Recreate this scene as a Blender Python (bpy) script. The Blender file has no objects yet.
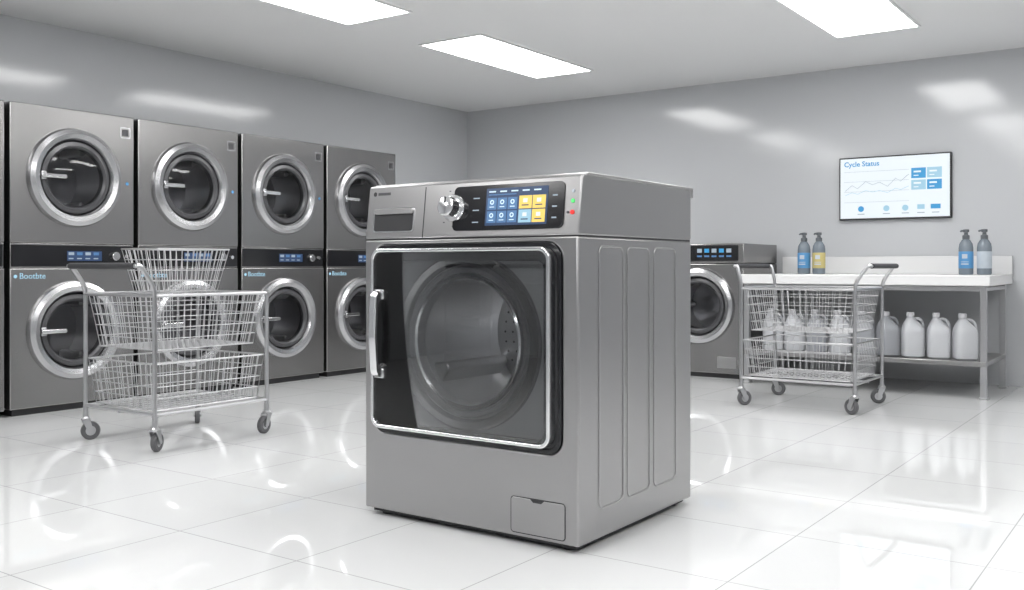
import bpy, bmesh, math
from mathutils import Vector, Matrix
C = bpy.context
S = C.scene
S.view_settings.view_transform = 'Standard'

# ------------------------------------------------------------------ materials
def pmat(name, col, rough=0.5, metal=0.0, spec=0.5, coat=0.0, emis=None, es=0.0, noise=None, bump=0.0):
    m = bpy.data.materials.new(name); m.use_nodes = True
    nt = m.node_tree; b = nt.nodes['Principled BSDF']
    b.inputs['Base Color'].default_value = (*col, 1)
    b.inputs['Roughness'].default_value = rough
    b.inputs['Metallic'].default_value = metal
    b.inputs['Specular IOR Level'].default_value = spec
    b.inputs['Coat Weight'].default_value = coat
    if emis:
        b.inputs['Emission Color'].default_value = (*emis, 1)
        b.inputs['Emission Strength'].default_value = es
    if noise:
        sc, amt = noise
        tc = nt.nodes.new('ShaderNodeTexCoord'); mp = nt.nodes.new('ShaderNodeMapping')
        mp.inputs['Scale'].default_value = sc
        n = nt.nodes.new('ShaderNodeTexNoise'); n.inputs['Scale'].default_value = 1.0
        n.inputs['Detail'].default_value = 2
        nt.links.new(tc.outputs['Object'], mp.inputs[0]); nt.links.new(mp.outputs[0], n.inputs[0])
        mr = nt.nodes.new('ShaderNodeMapRange')
        mr.inputs['To Min'].default_value = rough - amt; mr.inputs['To Max'].default_value = rough + amt
        nt.links.new(n.outputs[0], mr.inputs[0]); nt.links.new(mr.outputs[0], b.inputs['Roughness'])
        mx = nt.nodes.new('ShaderNodeMix'); mx.data_type = 'RGBA'
        mx.inputs[6].default_value = (*[c*0.985 for c in col], 1); mx.inputs[7].default_value = (*[min(1, c*1.015) for c in col], 1)
        nt.links.new(n.outputs[0], mx.inputs[0]); nt.links.new(mx.outputs[2], b.inputs['Base Color'])
    return m

def glassmat(name, tint, rough=0.02, haze=0.0, hazecol=(0.2, 0.2, 0.2)):
    m = bpy.data.materials.new(name); m.use_nodes = True
    nt = m.node_tree; nt.nodes.clear()
    o = nt.nodes.new('ShaderNodeOutputMaterial'); t = nt.nodes.new('ShaderNodeBsdfTransparent')
    t.inputs[0].default_value = (*tint, 1)
    d = nt.nodes.new('ShaderNodeBsdfDiffuse'); d.inputs[0].default_value = (*hazecol, 1)
    m1 = nt.nodes.new('ShaderNodeMixShader'); m1.inputs[0].default_value = haze
    g = nt.nodes.new('ShaderNodeBsdfGlossy'); g.inputs['Roughness'].default_value = rough
    fr = nt.nodes.new('ShaderNodeFresnel'); fr.inputs[0].default_value = 1.5
    m2 = nt.nodes.new('ShaderNodeMixShader')
    nt.links.new(t.outputs[0], m1.inputs[1]); nt.links.new(d.outputs[0], m1.inputs[2])
    nt.links.new(fr.outputs[0], m2.inputs[0]); nt.links.new(m1.outputs[0], m2.inputs[1]); nt.links.new(g.outputs[0], m2.inputs[2])
    nt.links.new(m2.outputs[0], o.inputs[0])
    return m

M = {}
M['steel'] = pmat('brushed_steel', (0.40, 0.395, 0.395), 0.28, 0.97, noise=((1.2, 1.2, 6), 0.012))
M['steel_side'] = pmat('brushed_steel_panel', (0.38, 0.375, 0.375), 0.29, 0.97, noise=((6, 1.5, 1.5), 0.012))
M['steel_dk'] = pmat('dark_brushed_steel', (0.30, 0.295, 0.293), 0.25, 0.97, noise=((1.2, 1.2, 6), 0.012))
M['chrome'] = pmat('chrome', (0.80, 0.80, 0.81), 0.16, 1.0)
M['satin'] = pmat('satin_ring', (0.50, 0.50, 0.51), 0.24, 1.0)
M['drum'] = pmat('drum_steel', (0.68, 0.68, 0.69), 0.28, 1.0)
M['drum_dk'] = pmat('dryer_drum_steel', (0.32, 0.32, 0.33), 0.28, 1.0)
M['wire'] = pmat('zinc_wire', (0.60, 0.60, 0.61), 0.32, 1.0)
M['tube'] = pmat('zinc_tube', (0.5, 0.5, 0.51), 0.28, 1.0)
M['black'] = pmat('black_gloss', (0.010, 0.010, 0.012), 0.12)
M['blackm'] = pmat('black_matte', (0.02, 0.02, 0.022), 0.5)
M['charcoal'] = pmat('charcoal', (0.06, 0.06, 0.065), 0.3)
M['plate'] = pmat('recess_grey', (0.19, 0.192, 0.20), 0.35)
M['grip'] = pmat('grip_rubber', (0.03, 0.03, 0.033), 0.45)
M['rubber'] = pmat('caster_rubber', (0.10, 0.10, 0.105), 0.55)
M['white'] = pmat('white_laminate', (0.72, 0.72, 0.72), 0.25)
M['jug'] = pmat('jug_plastic', (0.50, 0.51, 0.53), 0.35)
M['jug2'] = pmat('jug_plastic_grey', (0.30, 0.31, 0.33), 0.35)
M['cap'] = pmat('jug_cap', (0.55, 0.55, 0.57), 0.4)
M['bottle'] = pmat('bottle_grey', (0.17, 0.20, 0.23), 0.2)
M['amber'] = pmat('bottle_yellow', (0.52, 0.44, 0.18), 0.25)
M['pump'] = pmat('pump_grey', (0.10, 0.11, 0.12), 0.4)
M['lblblue'] = pmat('label_blue', (0.08, 0.26, 0.50), 0.5)
M['lblwhite'] = pmat('label_white', (0.45, 0.5, 0.55), 0.5)
M['red'] = pmat('red_button', (0.6, 0.02, 0.02), 0.3, emis=(1, 0.05, 0.03), es=0.35)
M['green'] = pmat('green_led', (0.05, 0.4, 0.1), 0.3, emis=(0.1, 0.85, 0.2), es=0.6)
M['glass'] = glassmat('door_glass', (0.95, 0.955, 0.96), 0.008, 0.03, (0.16, 0.165, 0.175))
M['glassr'] = glassmat('round_glass', (0.7, 0.7, 0.72), 0.02, 0.05, (0.06, 0.06, 0.065))
def em(name, col, s): 
    return pmat(name, tuple(c*0.15 for c in col), 0.3, emis=col, es=s)
M['scr_white'] = em('screen_white', (0.86, 0.93, 0.97), 0.85)
M['scr_blue'] = em('screen_blue', (0.06, 0.38, 0.75), 0.75)
M['scr_ltblue'] = em('screen_light_blue', (0.42, 0.70, 0.87), 0.75)
M['scr_grey'] = em('screen_grey', (0.50, 0.60, 0.70), 0.6)
M['scr_navy'] = em('lcd_navy', (0.03, 0.07, 0.17), 0.7)
M['scr_tile'] = em('lcd_tile_blue', (0.10, 0.24, 0.48), 0.75)
M['scr_yel'] = em('lcd_yellow', (1.0, 0.70, 0.16), 0.9)
M['scr_txt'] = em('lcd_text', (0.7, 0.88, 1.0), 0.95)
M['panel_em'] = pmat('light_panel', (0.9, 0.9, 0.9), 0.5, emis=(1.0, 0.997, 0.992), es=13.0)
M['frame_w'] = pmat('light_frame', (0.8, 0.8, 0.8), 0.4)
M['wall'] = pmat('wall_paint', (0.515, 0.525, 0.54), 0.12, spec=0.45, noise=((1.2, 1.2, 1.2), 0.01))
M['ceil'] = pmat('ceiling_paint', (0.75, 0.75, 0.75), 0.7, noise=((1, 1, 1), 0.02))

# floor
m = bpy.data.materials.new('floor_tiles'); m.use_nodes = True; nt = m.node_tree; b = nt.nodes['Principled BSDF']
tc = nt.nodes.new('ShaderNodeTexCoord'); mp = nt.nodes.new('ShaderNodeMapping')
mp.inputs['Location'].default_value = (1.22, -3.54, 0)
br = nt.nodes.new('ShaderNodeTexBrick'); br.offset = 0; br.squash = 1
br.inputs['Scale'].default_value = 1; br.inputs['Brick Width'].default_value = 0.64; br.inputs['Row Height'].default_value = 0.64
br.inputs['Mortar Size'].default_value = 0.0024; br.inputs['Mortar Smooth'].default_value = 0.1
br.inputs['Color1'].default_value = (0.63, 0.635, 0.635, 1); br.inputs['Color2'].default_value = (0.645, 0.65, 0.65, 1)
br.inputs['Mortar'].default_value = (0.38, 0.38, 0.38, 1)
nt.links.new(tc.outputs['Object'], mp.inputs[0]); nt.links.new(mp.outputs[0], br.inputs[0])
nt.links.new(br.outputs['Color'], b.inputs['Base Color'])
b.inputs['Roughness'].default_value = 0.015
b.inputs['IOR'].default_value = 1.6
M['floor'] = m

# ------------------------------------------------------------------ mesh builder
def fillet(pts, r, n=5):
    pts = [Vector(p) for p in pts]; out = [pts[0]]
    for i in range(1, len(pts)-1):
        a, p, c = pts[i-1], pts[i], pts[i+1]
        d1 = (a-p); d2 = (c-p); rr = min(r, d1.length*0.49, d2.length*0.49)
        s = p+d1.normalized()*rr; e = p+d2.normalized()*rr
        for k in range(n+1):
            t = k/n; out.append((1-t)**2*s+2*t*(1-t)*p+t*t*e)
    out.append(pts[-1]); return out

def rrect(x0, x1, z0, z1, r, n=6):
    o = []
    for cx, cz, a0 in ((x1-r, z1-r, 0), (x0+r, z1-r, 90), (x0+r, z0+r, 180), (x1-r, z0+r, 270)):
        for k in range(n+1):
            a = math.radians(a0+90*k/n); o.append((cx+r*math.cos(a), cz+r*math.sin(a)))
    return o

class B:
    def __init__(s, mtx=None): s.bm = bmesh.new(); s.m = mtx or Matrix()
    def v(s, p): return s.bm.verts.new(s.m @ Vector(p))
    def f(s, vs):
        try: return s.bm.faces.new(vs)
        except ValueError: return None
    def box(s, x0, x1, y0, y1, z0, z1):
        P = [s.v(p) for p in ((x0,y0,z0),(x1,y0,z0),(x1,y1,z0),(x0,y1,z0),(x0,y0,z1),(x1,y0,z1),(x1,y1,z1),(x0,y1,z1))]
        for q in ((3,2,1,0),(4,5,6,7),(0,1,5,4),(1,2,6,5),(2,3,7,6),(3,0,4,7)): s.f([P[i] for i in q])
        return s
    def prism(s, outline, y0, y1):      # outline in xz, extruded along y
        a = [s.v((x, y0, z)) for x, z in outline]; c = [s.v((x, y1, z)) for x, z in outline]
        n = len(a); s.f(a); s.f(c[::-1])
        for i in range(n): s.f([a[i], c[i], c[(i+1) % n], a[(i+1) % n]])
        return s
    def prismx(s, outline, x0, x1):     # outline in yz, extruded along x
        a = [s.v((x0, y, z)) for y, z in outline]; c = [s.v((x1, y, z)) for y, z in outline]
        n = len(a); s.f(a); s.f(c[::-1])
        for i in range(n): s.f([a[i], c[i], c[(i+1) % n], a[(i+1) % n]])
        return s
    def frame(s, out, inn, y0, y1):
        A = [[s.v((x, y, z)) for x, z in o] for o, y in ((out, y0), (inn, y0), (inn, y1), (out, y1))]
        n = len(out)
        for k in range(4):
            p, q = A[k], A[(k+1) % 4]
            for i in range(n): s.f([p[i], p[(i+1) % n], q[(i+1) % n], q[i]])
        return s
    def lathe_y(s, prof, cx, cz, n=64, closed=False):   # prof (r,y) around y axis
        rings = []
        for r, y in prof:
            if r < 1e-6: rings.append([s.v((cx, y, cz))])
            else: rings.append([s.v((cx+r*math.cos(2*math.pi*i/n), y, cz+r*math.sin(2*math.pi*i/n))) for i in range(n)])
        if closed: rings.append(rings[0])
        for a, c in zip(rings, rings[1:]):
            for i in range(n):
                j = (i+1) % n
                if len(a) == 1 and len(c) == 1: continue
                if len(a) == 1: s.f([a[0], c[j], c[i]])
                elif len(c) == 1: s.f([a[i], a[j], c[0]])
                else: s.f([a[i], a[j], c[j], c[i]])
        return s
    def lathe_z(s, prof, cx, cy, n=32):
        rings = []
        for r, z in prof:
            if r < 1e-6: rings.append([s.v((cx, cy, z))])
            else: rings.append([s.v((cx+r*math.cos(2*math.pi*i/n), cy+r*math.sin(2*math.pi*i/n), z)) for i in range(n)])
        for a, c in zip(rings, rings[1:]):
            for i in range(n):
                j = (i+1) % n
                if len(a) == 1: s.f([a[0], c[j], c[i]])
                elif len(c) == 1: s.f([a[i], a[j], c[0]])
                else: s.f([a[i], a[j], c[j], c[i]])
        return s
    def tube(s, pts, r, n=6, closed=False):
        pts = [Vector(p) for p in pts]; rings = []; up = None; N = len(pts)
        for i, p in enumerate(pts):
            if closed: d = pts[(i+1) % N]-pts[i-1]
            else: d = pts[min(i+1, N-1)]-pts[max(i-1, 0)]
            d.normalize()
            if up is None:
                up = Vector((0, 0, 1)) if abs(d.z) < 0.9 else Vector((1, 0, 0))
            sd = d.cross(up).normalized(); up = sd.cross(d).normalized()
            rings.append([s.v(p+r*(math.cos(2*math.pi*k/n)*sd+math.sin(2*math.pi*k/n)*up)) for k in range(n)])
        prs = list(zip(rings, rings[1:]))
        if closed: prs.append((rings[-1], rings[0]))
        for a, c in prs:
            for k in range(n): s.f([a[k], a[(k+1) % n], c[(k+1) % n], c[k]])
        if not closed: s.f(rings[0][::-1]); s.f(rings[-1])
        return s
    def loft(s, secs, n=24, e=3.0):   # secs: (cx,cy,hx,hy,z) superellipse
        rings = []
        for cx, cy, hx, hy, z, ee in secs:
            R = []
            for i in range(n):
                a = 2*math.pi*i/n; c, q = math.cos(a), math.sin(a)
                R.append(s.v((cx+hx*math.copysign(abs(c)**(2/ee), c), cy+hy*math.copysign(abs(q)**(2/ee), q), z)))
            rings.append(R)
        for a, c in zip(rings, rings[1:]):
            for i in range(n): s.f([a[i], a[(i+1) % n], c[(i+1) % n], c[i]])
        s.f(rings[0][::-1]); s.f(rings[-1]); return s
    def obj(s, name, mat, parent=None, bevel=0, smooth=True, seg=2):
        bmesh.ops.recalc_face_normals(s.bm, faces=s.bm.faces)
        me = bpy.data.meshes.new(name); s.bm.to_mesh(me); s.bm.free()
        me.materials.append(M[mat] if isinstance(mat, str) else mat)
        o = bpy.data.objects.new(name, me); C.collection.objects.link(o)
        if parent: o.parent = parent
        if bevel: addbevel(o, bevel, seg)
        if smooth: smoothobj(o)
        return o
def addbevel(o, w, seg=2):
    md = o.modifiers.new('bevel', 'BEVEL'); md.width = w; md.segments = seg; md.limit_method = 'ANGLE'; md.angle_limit = math.radians(40)
    md.harden_normals = False
def smoothobj(o, ang=35):
    me = o.data
    me.polygons.foreach_set('use_smooth', [True]*len(me.polygons))
    try: me.set_sharp_from_angle(angle=math.radians(ang))
    except Exception: pass
def empty(name, loc=(0, 0, 0), rz=0):
    e = bpy.data.objects.new(name, None); C.collection.objects.link(e); e.location = loc; e.rotation_euler = (0, 0, rz); e.empty_display_size = 0.1
    return e
def boolean_cut(o, cutters):
    for c in cutters:
        md = o.modifiers.new('cut', 'BOOLEAN'); md.operation = 'DIFFERENCE'; md.solver = 'EXACT'; md.object = c
    C.view_layer.update()
    dg = C.evaluated_depsgraph_get(); me = bpy.data.meshes.new_from_object(o.evaluated_get(dg))
    o.modifiers.clear(); o.data = me
    for c in cutters: bpy.data.objects.remove(c)
    smoothobj(o)
def text(name, body, size, mat, parent, mtx, align='LEFT', ext=0.0006, off=0.0):
    cu = bpy.data.curves.new(name, 'FONT'); cu.body = body; cu.size = size; cu.align_x = align; cu.extrude = ext; cu.resolution_u = 3; cu.offset = off
    t = bpy.data.objects.new(name, cu); C.collection.objects.link(t)
    C.view_layer.update(); me = bpy.data.meshes.new_from_object(t.evaluated_get(C.evaluated_depsgraph_get()))
    bpy.data.objects.remove(t)
    me.transform(mtx @ Matrix.Rotation(math.pi/2, 4, 'X')); me.materials.clear(); me.materials.append(M[mat])
    o = bpy.data.objects.new(name, me); C.collection.objects.link(o); o.parent = parent; return o
T = Matrix.Translation

# ------------------------------------------------------------------ room
XL, YB, ZC, XR, YF = -7.03, 9.0, 2.81, 3.2, -3.6
B().box(XL-.1, XR+.1, YF-.1, YB+.1, -.1, 0).obj('floor', 'floor', smooth=False)
B().box(XL-.1, XR+.1, YF-.1, YB+.1, ZC, ZC+.1).obj('ceiling', 'ceil', smooth=False)
B().box(XL-.1, XL, YF, YB, 0, ZC).obj('wall_left', 'wall', smooth=False)
B().box(XL-.1, XR+.1, YB, YB+.1, 0, ZC).obj('wall_back', 'wall', smooth=False)
B().box(XR, XR+.1, YF, YB, 0, ZC).obj('wall_right', 'wall', smooth=False)
B().box(XL-.1, XR+.1, YF-.1, YF, 0, ZC).obj('wall_front', 'wall', smooth=False)

for cx in (-4.88, -2.03, 0.84):
    for cy in (6.87, 4.35, 1.83, -0.69):
        e = empty('ceiling_light_panel', (cx, cy, ZC))
        hx, hy = 0.30, 0.84
        fr = B()
        for (x0, x1, y0, y1) in ((-hx-.02, hx+.02, -hy-.02, -hy), (-hx-.02, hx+.02, hy, hy+.02), (-hx-.02, -hx, -hy, hy), (hx, hx+.02, -hy, hy)):
            fr.box(x0, x1, y0, y1, -.012, 0)
        fr.obj('frame', 'frame_w', e, smooth=False)
        B().box(-hx, hx, -hy, hy, -.008, -.001).obj('diffuser', 'panel_em', e, smooth=False)

# ------------------------------------------------------------------ main washer
W = empty('front_load_washing_machine', (-2.252, 2.86, 0))
hw, D = 0.505, 0.905
cz, cxd = 0.715, 0.005
body = B().box(-hw, hw, 0, D, .028, 1.103).obj('body', 'steel', W)
c1 = B().prism(rrect(-.458, .437, .335, 1.085, .06, 8), -.05, .03).obj('cut1', 'black')
c2 = B().lathe_y([(0, -.05), (.29, -.05), (.29, .62), (0, .62)], cxd, cz, 96).obj('cut2', 'black')
for c in (c1, c2): c.parent = W
boolean_cut(body, [c1, c2])
addbevel(body, .007, 3)
B().box(-hw+.025, hw-.025, .025, D-.025, .012, .03).obj('plinth', 'blackm', W)
ft = B()
for fx in (-hw+.07, hw-.07):
    for fy in (.07, D-.07): ft.lathe_z([(0, 0), (.03, 0), (.03, .012), (.018, .016), (.018, .03), (0, .03)], fx, fy, 20)
ft.obj('feet', 'blackm', W)
# top section with sloping fascia
B().prismx([(0.0, 1.108), (.024, 1.312), (.034, 1.322), (D, 1.322), (D, 1.108)], -hw, hw).obj('control_head', 'steel', W, bevel=.006, seg=3)
B().prismx([(.06, 1.319), (.06, 1.329), (D+.016, 1.329), (D+.016, 1.285), (D-.01, 1.285), (D-.01, 1.319)], -hw+.0, hw+.003).obj('lid', 'steel_side', W, bevel=.003)
B().box(-hw+.004, hw-.004, .006, D-.004, 1.10, 1.11).obj('seam', 'blackm', W)
a = math.atan(.024/.204)
P = T((0, 0, 1.108)) @ Matrix.Rotation(-a, 4, 'X')
# drawer seam + handle slot
B(P).box(-.204, -.200, -.001, .004, .002, .2).obj('drawer_seam', 'blackm', W)
B(P).prism(rrect(-.460, -.255, .030, .118, .012), -.0015, .002).obj('drawer_slot', 'blackm', W)
B(P).prism(rrect(-.460, -.255, .098, .120, .008), -.010, .002).obj('drawer_grip', 'steel', W, bevel=.003)
B(P).frame(rrect(-.466, -.249, .024, .124, .016), rrect(-.460, -.255, .030, .118, .012), -.003, .002).obj('drawer_slot_rim', 'chrome', W)
# stand-in mark
B(P).lathe_y([(0, -.001), (.009, -.001), (.009, .001), (0, .001)], -.468, .182, 20).obj('mark_dot', 'blackm', W)
B(P).box(-.452, -.385, -.001, .001, .176, .187).obj('mark_bar', 'charcoal', W)
# display glass
B(P).prism(rrect(-.055, .440, .024, .192, .02), -.005, .002).obj('display_glass', 'black', W, bevel=.0015)
def lcd(nm, x0, x1, z0, z1, mt, y=-.0062): B(P).box(x0, x1, y, -.004, z0, z1).obj(nm, mt, W, smooth=False)
lcd('lcd', .100, .372, .040, .178, 'scr_navy')
for i in range(3):
    for j in range(2):
        x0 = .108+i*.046; z0 = .050+j*.049
        lcd('lcd_tile', x0, x0+.041, z0, z0+.043, 'scr_tile', -.0072)
        B(P).lathe_y([(.005, -.0085), (.009, -.0085), (.009, -.007), (.005, -.007)], x0+.0205, z0+.027, 16, True).obj('lcd_icon', 'scr_txt', W)
        lcd('lcd_tile_mark', x0+.010, x0+.031, z0+.008, z0+.011, 'scr_txt', -.0080)
for i in range(2):
    for j in range(2):
        lcd('lcd_tile', .250+i*.059, .305+i*.059, .048+j*.051, .095+j*.051, 'scr_yel' if j == 1 else ('scr_yel' if i else 'scr_ltblue'), -.0075)
        lcd('lcd_tile_mark', .262+i*.059, .292+i*.059, .058+j*.051, .062+j*.051, 'scr_navy', -.0082)
        lcd('lcd_tile_mark', .268+i*.059, .286+i*.059, .070+j*.051, .084+j*.051, 'scr_white', -.0082)
lcd('lcd_tile_bar', .112, .235, .152, .156, 'scr_tile', -.0075)
for i in range(5): lcd('lcd_text', .112+i*.05, .142+i*.05, .163, .168, 'scr_txt', -.0075)
for i in range(3): lcd('touch_key', .04, .068, .052+i*.045, .056+i*.045, 'scr_grey', -.0062)
for i in range(3): lcd('touch_mark', .392, .412, .06+i*.04, .065+i*.04, 'scr_grey', -.0062)
# knob
B(P).lathe_y([(0, -.058), (.030, -.058), (.037, -.054), (.040, -.012), (.050, -.009), (.054, -.002), (.054, .002)], -.055, .112, 48).obj('program_knob', 'chrome', W)
B(P).box(-.058, -.052, -.0595, -.05, .122, .146).obj('knob_pointer', 'blackm', W)
for k in range(7):
    an = math.radians(30+k*40)
    if math.cos(an) < .1:
        B(P).box(-.055+.07*math.cos(an)-.004, -.055+.07*math.cos(an)+.004, -.001, .001, .112+.07*math.sin(an)-.002, .112+.07*math.sin(an)+.002).obj('knob_tick', 'charcoal', W, smooth=False)
for (bx, bz, mt, r) in ((.474, .155, 'lblwhite', .006), (.474, .080, 'red', .0085), (.456, .080, 'charcoal', .005), (.474, .120, 'green', .0075)):
    B(P).lathe_y([(0, -.004), (r*.9, -.004), (r, -.002), (r, .001)], bx, bz, 20).obj('button', mt, W)
# recess lining
B().frame(rrect(-.457, .436, .336, 1.084, .06, 8), rrect(-.44, .419, .353, 1.067, .05, 8), -.004, .03).obj('door_gasket_frame', 'black', W, bevel=.002)
B().frame(rrect(-.450, .430, .34, 1.08, .05, 24), [(cxd+.288*math.cos(math.radians(t)), cz+.288*math.sin(math.radians(t))) for t in [k*(90/24)+q*90 for q in range(4) for k in range(25)]], .024, .0295).obj('recess_plate', 'plate', W)
# drum
B().lathe_y([(.288, .03), (.25, .035), (.245, .07), (.285, .10), (.285, .60), (.12, .58), (0, .57)], cxd, cz, 96).obj('drum', 'drum', W)
B().lathe_y([(.335, .022), (.333, .002), (.322, -.010), (.300, -.004), (.292, .022)], cxd, cz, 96).obj('porthole_ring', 'steel_dk', W)
B().lathe_y([(.292, .022), (.280, .006), (.262, .012), (.254, .03)], cxd, cz, 96).obj('porthole_gasket', 'charcoal', W)
B().lathe_y([(.254, .035), (.254, .006), (.246, .000), (.238, .006), (.232, .045)], cxd, cz, 96).obj('porthole_rim', 'chrome', W)
for k in range(3):
    an = math.radians(90+120*k)
    mm = T((cxd, 0, cz)) @ Matrix.Rotation(-an, 4, 'Y')
    q = B(mm)
    q.prism([(.286, -.045), (.22, -.015), (.22, .015), (.286, .045)], .14, .54)
    q.obj('drum_paddle', 'drum', W, bevel=.008)
dh = B()
for rr, nn in ((.06, 8), (.10, 14), (.14, 20), (.18, 26), (.22, 32)):
    for k in range(nn):
        an = 2*math.pi*k/nn; dh.lathe_y([(0, .568), (.005, .568)], cxd+rr*math.cos(an), cz+rr*math.sin(an), 8)
dh.obj('drum_holes', 'blackm', W)
# door
dz0, dz1, dx0, dx1 = .362, 1.068, -.432, .414
B().frame(rrect(dx0, dx1, dz0, dz1, .045, 8), rrect(dx0+.014, dx1-.014, dz0+.014, dz1-.014, .034, 8), -.048, -.006).obj('door_rim', 'chrome', W, bevel=.004, seg=3)
B().frame(rrect(dx0+.014, dx1-.014, dz0+.014, dz1-.014, .034, 8), rrect(dx0+.03, dx1-.03, dz0+.026, dz1-.05, .03, 8), -.036, -.020).obj('door_inner_frame', 'black', W)
B().prism(rrect(dx0+.013, dx1-.013, dz0+.013, dz1-.013, .034, 8), -.042, -.038).obj('door_glass', 'glass', W)
def pf(pts, r): return [(p.x, p.y) for p in fillet([(x, y, 0) for x, y in pts], r, 6)]
o1 = pf([(-.040, .905), (-.082, .895), (-.092, .73), (-.080, .575), (-.040, .560)], .03)
o2 = pf([(-.040, .605), (-.064, .61), (-.073, .73), (-.064, .86), (-.040, .87)], .02)
B().prismx(o1+o2, -.404, -.370).obj('door_handle', 'chrome', W, bevel=.006, seg=3)
B().box(-.412, -.362, -.050, -.036, .558, .598).box(-.412, -.362, -.050, -.036, .868, .908).obj('handle_mounts', 'satin', W, bevel=.006)
# service flap
B().frame(rrect(.218, .452, .040, .172, .014), rrect(.2215, .4485, .0435, .1685, .011), -.0012, .004).obj('flap_seam', 'blackm', W)
B().prism(rrect(.2215, .4485, .0435, .1685, .011), -.003, .004).obj('service_flap', 'steel', W, bevel=.0015)
B().prism([(.305, .169), (.365, .169), (.352, .158), (.318, .158)], -.0042, .0).obj('flap_notch', 'blackm', W)
# side embossing
for sgn in (1, -1):
    R = T((sgn*hw, 0, 0)) @ Matrix.Rotation(sgn*math.pi/2, 4, 'Z')
    for (y0, y1) in ((.135, .32), (.345, .53), (.56, .76)):
        x0, x1 = (y0, y1) if sgn > 0 else (-y1, -y0)
        B(R).frame(rrect(x0, x1, .13, 1.075, .03), rrect(x0+.008, x1-.008, .138, 1.067, .024), -.0035, .002).obj('side_emboss', 'steel', W, bevel=.0025)

# ------------------------------------------------------------------ round-door unit
def round_door(par, z, mat, r=.34, hole=.25, hx=0.0, handle=True):
    k = r/.34
    B().lathe_y([(.345*k, .004), (.345*k, -.012), (.335*k, -.030), (.305*k, -.044), (.272*k, -.036), (.258*k, -.014), (.25*k, .02)], hx, z, 72).obj('door_ring', 'satin', par)
    B().lathe_y([(.25*k, .004), (.248*k, -.012), (.222*k, -.020), (.205*k, -.004), (.200*k, .03)], hx, z, 64).obj('door_inner_ring', 'charcoal', par)
    B().lathe_y([(.212*k, -.006), (.15*k, -.014), (.08*k, -.018), (0, -.02)], hx, z, 48).obj('door_glass', 'glassr', par)
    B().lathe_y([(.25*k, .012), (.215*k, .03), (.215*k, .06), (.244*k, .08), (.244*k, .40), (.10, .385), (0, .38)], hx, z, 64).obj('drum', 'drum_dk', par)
    for q in range(3):
        an = math.radians(60+120*q); mm = T((hx, 0, z)) @ Matrix.Rotation(-an, 4, 'Y')
        B(mm).prism([(.244*k, -.035), (.19*k, -.012), (.19*k, .012), (.244*k, .035)], .10, .36).obj('drum_paddle', 'drum', par, bevel=.006)
    if handle:
        B().prism(rrect(hx-.262*k, hx-.085*k, z-.014, z+.014, .012), -.050, -.030).obj('door_handle', 'chrome', par, bevel=.004)
        B().box(hx-.262*k, hx-.225*k, -.04, -.01, z-.03, z+.03).obj('handle_mount', 'satin', par, bevel=.006)

def cut_box(nm, par, x0, x1, y0, y1, z0, z1, hz, r, mat):
    o = B().box(x0, x1, y0, y1, z0, z1).obj(nm, mat, par)
    c = B().lathe_y([(0, -.05), (r, -.05), (r, .42), (0, .42)], 0, hz, 72).obj('c', mat); c.parent = par
    boolean_cut(o, [c]); addbevel(o, .008, 3); return o

def band(par, hw, z0, z1, lbl=True):
    B().box(-hw+.004, hw-.004, .006, .59, z0, z1).obj('control_band', 'steel_dk', par, bevel=.004)
    B().prism(rrect(-hw+.012, hw-.012, z0+.012, z1-.012, .008), .0, .01).obj('control_glass', 'black', par, bevel=.002)
    h = z1-z0; zc = (z0+z1)/2
    B().box(-.06, .20, -.002, .003, zc-.034, zc+.034).obj('display', 'scr_navy', par, smooth=False)
    for i in range(4):
        B().box(-.05+i*.062, -.01+i*.062, -.003, .0, zc+.006, zc+.026).obj('display_tile', 'scr_tile' if i % 2 else 'scr_grey', par, smooth=False)
        B().box(-.05+i*.062, -.015+i*.062, -.003, .0, zc-.022, zc-.014).obj('display_text', 'scr_grey', par, smooth=False)
    B().lathe_y([(0, -.03), (.026, -.03), (.031, -.025), (.034, .002)], .30, zc, 28).obj('dial', 'satin', par)
    B().lathe_y([(0, -.02), (.014, -.02), (.016, .002)], .385, zc, 20).obj('button', 'chrome', par)

def stack(x, y):
    E = empty('stacked_washer_dryer', (x, y, 0), math.pi/2); hw = .457; d = .62
    cut_box('dryer_body', E, -hw, hw, 0, d, 1.155, 2.09, 1.615, .25, 'steel_dk')
    cut_box('washer_body', E, -hw, hw, 0, d, .045, .985, .555, .25, 'steel_dk')
    band(E, hw, .985, 1.155)
    B().box(-hw+.03, hw-.03, .03, d-.02, 0, .05).obj('plinth', 'blackm', E)
    round_door(E, 1.615, None); round_door(E, .555, None)
    B().frame(rrect(.345, .425, 1.93, 2.01, .008), rrect(.352, .418, 1.937, 2.003, .006), -.002, .002).obj('badge_frame', 'satin', E)
    B().prism(rrect(.362, .408, 1.947, 1.993, .004), -.002, .002).obj('badge', 'charcoal', E)
    B().lathe_y([(0, -.002), (.012, -.002), (.012, .001)], .40, 1.60, 20).obj('sticker', 'lblblue', E)
    B().lathe_y([(0, -.002), (.012, -.002), (.012, .001)], -.42, .93, 20).obj('sticker', 'scr_ltblue', E)
    text('label_text', 'Bootbte', .055, 'scr_ltblue', E, T((-.395, -.001, .915)))
for yc in (2.81, 3.757, 4.705, 5.655, 6.605):
    stack(-6.40, yc)

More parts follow.
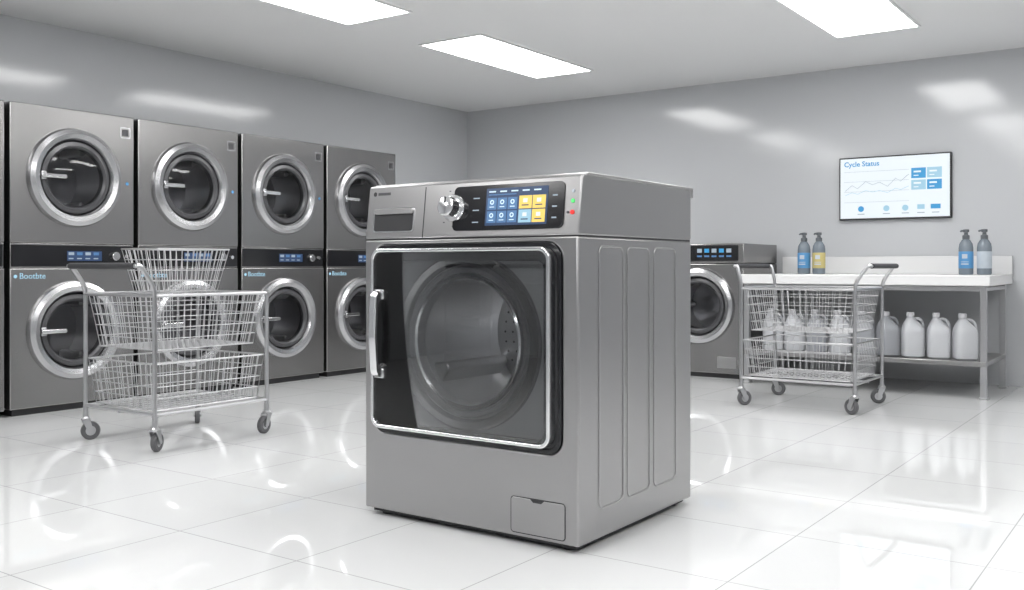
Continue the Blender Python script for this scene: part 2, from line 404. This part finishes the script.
# compact washer at back wall
E = empty('compact_washing_machine', (-3.70, 8.13, 0)); hw2 = .43
cut_box('body', E, -hw2, hw2, 0, .82, .04, 1.02, .64, .25, 'steel_dk')
B().box(-hw2, hw2, 0, .82, 1.024, 1.20).obj('control_head', 'steel_dk', E, bevel=.008)
B().box(-hw2+.01, hw2-.01, .01, .8, 1.015, 1.03).obj('seam', 'blackm', E)
B().prism(rrect(-.40, .38, 1.045, 1.185, .012), -.004, .002).obj('control_glass', 'black', E, bevel=.002)
for i in range(5):
    B().box(-.01+i*.07, .035+i*.07, -.006, -.003, 1.12, 1.155).obj('display_tile', 'scr_blue' if i % 2 else 'scr_grey', E, smooth=False)
    B().box(-.01+i*.07, .035+i*.07, -.006, -.003, 1.08, 1.095).obj('display_text', 'scr_tile', E, smooth=False)
B().box(-hw2+.03, hw2-.03, .03, .79, 0, .045).obj('plinth', 'blackm', E)
round_door(E, .64, None, r=.34, hx=0, handle=True)
B().prism(rrect(.18, .36, .09, .19, .01), -.002, .002).obj('service_flap', 'steel', E, bevel=.0015)

# ------------------------------------------------------------------ carts
def basket(bw, x0, x1, y0, y1, z0, z1, ins, sp=.05, rows=5):
    top = [(x0, y0), (x1, y0), (x1, y1), (x0, y1)]; bot = [(x0+ins, y0+ins), (x1-ins, y0+ins), (x1-ins, y1-ins), (x0+ins, y1-ins)]
    for i in range(4):
        a, c = Vector((*top[i], z1)), Vector((*top[(i+1) % 4], z1)); d, e = Vector((*bot[i], z0)), Vector((*bot[(i+1) % 4], z0))
        n = max(2, round((c-a).length/sp))
        for k in range(n+1):
            bw.tube([a.lerp(c, k/n), d.lerp(e, k/n)], .0026, 5)
        for k in range(rows+1):
            t = k/rows; bw.tube([a.lerp(d, t), c.lerp(e, t)], .0055 if k == 0 else (.004 if k == rows else .0028), 6)
    n = max(2, round((bot[1][0]-bot[0][0])/sp)); m_ = max(2, round((bot[2][1]-bot[1][1])/(sp*1.6)))
    for k in range(1, n):
        x = bot[0][0]+(bot[1][0]-bot[0][0])*k/n; bw.tube([(x, bot[0][1], z0), (x, bot[2][1], z0)], .0026, 5)
    for k in range(1, m_):
        y = bot[0][1]+(bot[2][1]-bot[0][1])*k/m_; bw.tube([(bot[0][0], y, z0), (bot[1][0], y, z0)], .0026, 5)

def cart(loc, rz, L, Wd, handles, top):
    E = empty('wire_laundry_cart', loc, rz); hx, hy = L/2, Wd/2
    fr = B(); R = .0125
    for sx in (1, -1):
        if sx in handles:
            o = .085 if sx == 1 else .03
            for sy in (1, -1):
                fr.tube(fillet([(sx*hx, sy*hy, .13), (sx*hx, sy*hy, .88), (sx*(hx+o), sy*hy, 1.0), (sx*(hx+o+.02), sy*(hy-.0), 1.0), (sx*(hx+o+.02), sy*(hy-.10), 1.0)], .05), R, 10)
            fr.tube([(sx*(hx+o+.02), -hy+.1, 1.0), (sx*(hx+o+.02), hy-.1, 1.0)], R, 10)
        else:
            for sy in (1, -1):
                fr.tube([(sx*hx, sy*hy, .13), (sx*hx, sy*hy, .86)], R, 10)
        for z in (.20, .84): fr.tube([(sx*hx, -hy, z), (sx*hx, hy, z)], .010, 8)
    for sy in (1, -1):
        for z in (.20, .84): fr.tube([(-hx, sy*hy, z), (hx, sy*hy, z)], .010, 8)
    fr.tube([(-hx, 0, .19), (hx, 0, .19)], .01, 8)
    fr.obj('frame', 'tube', E)
    g = B()
    for sx in handles:
        o = (.085 if sx == 1 else .03)+.02
        g.tube([(sx*(hx+o), -hy+.02, 1.0), (sx*(hx+o), hy-.02, 1.0)], .018, 12)
    g.obj('handle_grip', 'grip', E)
    w = B()
    basket(w, -hx+.012, hx-.012, -hy+.012, hy-.012, .54, .845, .045, .045, 5)
    basket(w, -hx+.012, hx-.012, -hy+.012, hy-.012, .215, .47, .03, .045, 4)
    if top: basket(w, *top, .05, .04, 4)
    w.obj('wire_baskets', 'wire', E)
    cs = B(); wh = B(); hb = B()
    for sx in (1, -1):
        for sy in (1, -1):
            x, y = sx*hx, sy*hy; an = {(1, 1): math.pi+.5, (1, -1): math.pi-.4, (-1, 1): .2, (-1, -1): .9}[(sx, sy)]
            mm = T((x, y, 0)) @ Matrix.Rotation(an, 4, 'Z')
            cs.m = mm; wh.m = mm; hb.m = mm
            cs.lathe_z([(0, .115), (.024, .115), (.026, .125), (.016, .135), (.013, .20), (0, .20)], 0, 0, 18)
            for s in (1, -1):
                cs.prism([(-.022, .118), (.022, .118), (.040, .05), (.030, .04), (.012, .045)], s*.022-.002, s*.022+.002)
            cs.box(-.022, .022, -.024, .024, .112, .120)
            wh.lathe_y([(.028, -.015), (.046, -.015), (.0525, -.009), (.0525, .009), (.046, .015), (.028, .015)], .026, .0525, 28, True)
            hb.lathe_y([(0, -.020), (.012, -.020), (.014, -.012), (.030, -.012), (.030, .012), (.014, .012), (.012, .020), (0, .020)], .026, .0525, 20)
    cs.obj('caster_forks', 'tube', E); wh.obj('caster_wheels', 'rubber', E); hb.obj('caster_hubs', 'tube', E)
    return E
cart((-4.90, 3.515, 0), -math.pi/2, .765, .66, (1,), (-.32, .18, -.29, .06, .85, 1.10))
cart((-2.29, 6.98, 0), 0, .80, .68, (1, -1), None)
cart((-5.2, -1.5, 0), .4, .82, .68, (1, -1), None)

# ------------------------------------------------------------------ table
E = empty('folding_table', (0, 0, 0)); tx0, tx1, ty0, ty1 = -3.22, -1.27, 7.90, 8.985
B().box(tx0, tx1, ty0, ty1, .85, .93).obj('worktop', 'white', E, bevel=.006)
B().box(tx0, tx1, ty1-.03, ty1, .93, 1.085).obj('backsplash', 'white', E, bevel=.004)
lg = B()
for x in (tx0+.05, tx1-.05):
    for y in (ty0+.06, ty1-.16):
        lg.box(x-.022, x+.022, y-.022, y+.022, .015, .85)
        lg.box(x-.03, x+.03, y-.03, y+.03, 0, .015)
    for z in (.245, .81): lg.box(x-.015, x+.015, ty0+.06, ty1-.16, z, z+.03)
for y in (ty0+.06, ty1-.16):
    lg.box(tx0+.05, tx1-.05, y-.015, y+.015, .81, .845)
lg.obj('legs', 'tube', E, bevel=.003)
B().box(tx0+.03, tx1-.03, ty0+.03, ty1-.13, .245, .28).obj('shelf', 'steel_side', E, bevel=.003)

# ------------------------------------------------------------------ jugs
def jug(x, y, z, mt, rz=0):
    E = empty('detergent_jug', (x, y, z), rz)
    secs = [(0, 0, .070, .070, 0, 4), (0, 0, .082, .082, .012, 4), (0, 0, .084, .084, .19, 4), (0, 0, .080, .080, .225, 3.5),
            (-.008, 0, .062, .064, .262, 3), (-.016, 0, .036, .038, .295, 2.4), (-.018, 0, .024, .024, .312, 2), (-.018, 0, .024, .024, .325, 2)]
    B().loft(secs, 28).obj('body', mt, E, smooth=True)
    B().tube(fillet([(-.012, 0, .300), (.045, 0, .306), (.074, 0, .27), (.078, 0, .20)], .03), .0125, 10).obj('handle', mt, E)
    B().lathe_z([(0, .320), (.029, .320), (.029, .350), (.026, .354), (0, .354)], -.018, 0, 24).obj('cap', 'cap', E)
for i in range(9):
    x = -1.475-.19*i
    jug(x, 8.10, .281, 'jug2' if i in (3, 4, 6) else 'jug', rz=[.5, .35, .45, .6, .4, .5, .3, .5, .45][i])

# ------------------------------------------------------------------ bottles
def bottle(x, y, mt, lb, rz):
    E = empty('pump_bottle', (x, y, .931), rz)
    B().lathe_z([(0, 0), (.048, 0), (.055, .006), (.055, .215), (.050, .25), (.032, .28), (.020, .29), (.020, .30), (0, .30)], 0, 0, 32).obj('body', mt, E)
    B().lathe_z([(.0556, .05), (.0562, .052), (.0562, .185), (.0556, .187)], 0, 0, 32).obj('label', lb, E)
    B().box(-.02, .02, -.0576, -.052, .13, .165).box(-.028, .028, -.0576, -.047, .08, .09).box(-.028, .028, -.0576, -.047, .10, .105).obj('label_print', 'lblwhite', E)
    B().lathe_z([(0, .288), (.028, .288), (.028, .318), (.016, .324), (.014, .342), (.024, .345), (.024, .366), (0, .370)], 0, 0, 24).obj('pump', 'pump', E)
    B().tube(fillet([(0, 0, .356), (-.035, 0, .357), (-.042, 0, .348)], .010), .008, 8).obj('nozzle', 'pump', E)
bottle(-2.893, 8.6, 'bottle', 'lblblue', .0)
bottle(-2.760, 8.6, 'bottle', 'amber', .1)
bottle(-1.558, 8.6, 'bottle', 'lblblue', .0)
bottle(-1.425, 8.62, 'bottle', 'lblwhite', .15)

# ------------------------------------------------------------------ monitor
E = empty('wall_monitor', (-2.213, 8.955, 1.698)); w2, h2 = .475, .283
B().box(-w2, w2, 0, .045, -h2, h2).obj('casing', 'blackm', E, bevel=.004)
B().box(-w2+.012, w2-.012, -.002, .001, -h2+.014, h2-.012).obj('screen', 'scr_white', E, smooth=False)
text('screen_title', 'Cycle Status', .062, 'scr_blue', E, T((-.43, -.003, .200)), off=.0012)
def sb(x0, x1, z0, z1, mt, y=-.0035):
    B().box(x0, x1, y, -.001, z0, z1).obj('screen_item', mt, E, smooth=False)
for i in range(3): sb(-.43, .13, .15-i*.09, .152-i*.09, 'scr_grey')
cp = [(-.42, .0), (-.36, .05), (-.31, .02), (-.24, .08), (-.18, .05), (-.12, .07), (-.05, .03), (.02, .10), (.06, .07), (.13, .13)]
B().tube([(x, -.003, z-.02) for x, z in cp], .0022, 5).obj('screen_graph', 'scr_grey', E)
B().tube([(x, -.003, z*.5-.06) for x, z in cp], .0018, 5).obj('screen_graph', 'scr_ltblue', E)
sb(.15, .27, .07, .16, 'scr_blue'); sb(.28, .40, .07, .16, 'scr_ltblue')
sb(.15, .27, -.03, .055, 'scr_ltblue'); sb(.28, .40, -.03, .055, 'scr_blue')
for x in (.15, .28):
    for z in (-.03, .07): sb(x+.02, x+.08, z+.05, z+.065, 'scr_white', -.0045); sb(x+.02, x+.06, z+.02, z+.028, 'scr_white', -.0045)
sb(-.43, .13, .125-.25, .127-.25, 'scr_grey')
for x in (-.28, -.06, .10):
    B().lathe_y([(0, -.004), (.026, -.004), (.026, -.001)], x, -.185, 24).obj('screen_icon', 'scr_ltblue' if x != -.28 else 'scr_blue', E)
sb(.20, .26, -.20, -.16, 'scr_ltblue'); sb(.31, .39, -.20, -.16, 'scr_blue')
for x in (-.28, -.06, .10, .23, .35): sb(x-.03, x+.03, -.235, -.228, 'scr_grey')

# ------------------------------------------------------------------ world + camera
w = bpy.data.worlds.new('world'); S.world = w; w.use_nodes = True
w.node_tree.nodes['Background'].inputs[0].default_value = (0.8, 0.85, 0.9, 1); w.node_tree.nodes['Background'].inputs[1].default_value = 0.3
cam = bpy.data.cameras.new('camera'); co = bpy.data.objects.new('camera', cam); C.collection.objects.link(co)
co.location = (0, 0, 1.0); co.rotation_euler = (math.pi/2, 0, math.radians(35.35))
cam.sensor_width = 36; cam.lens = 970/1024*36; cam.shift_y = -29/1024; cam.clip_start = .05
S.camera = co
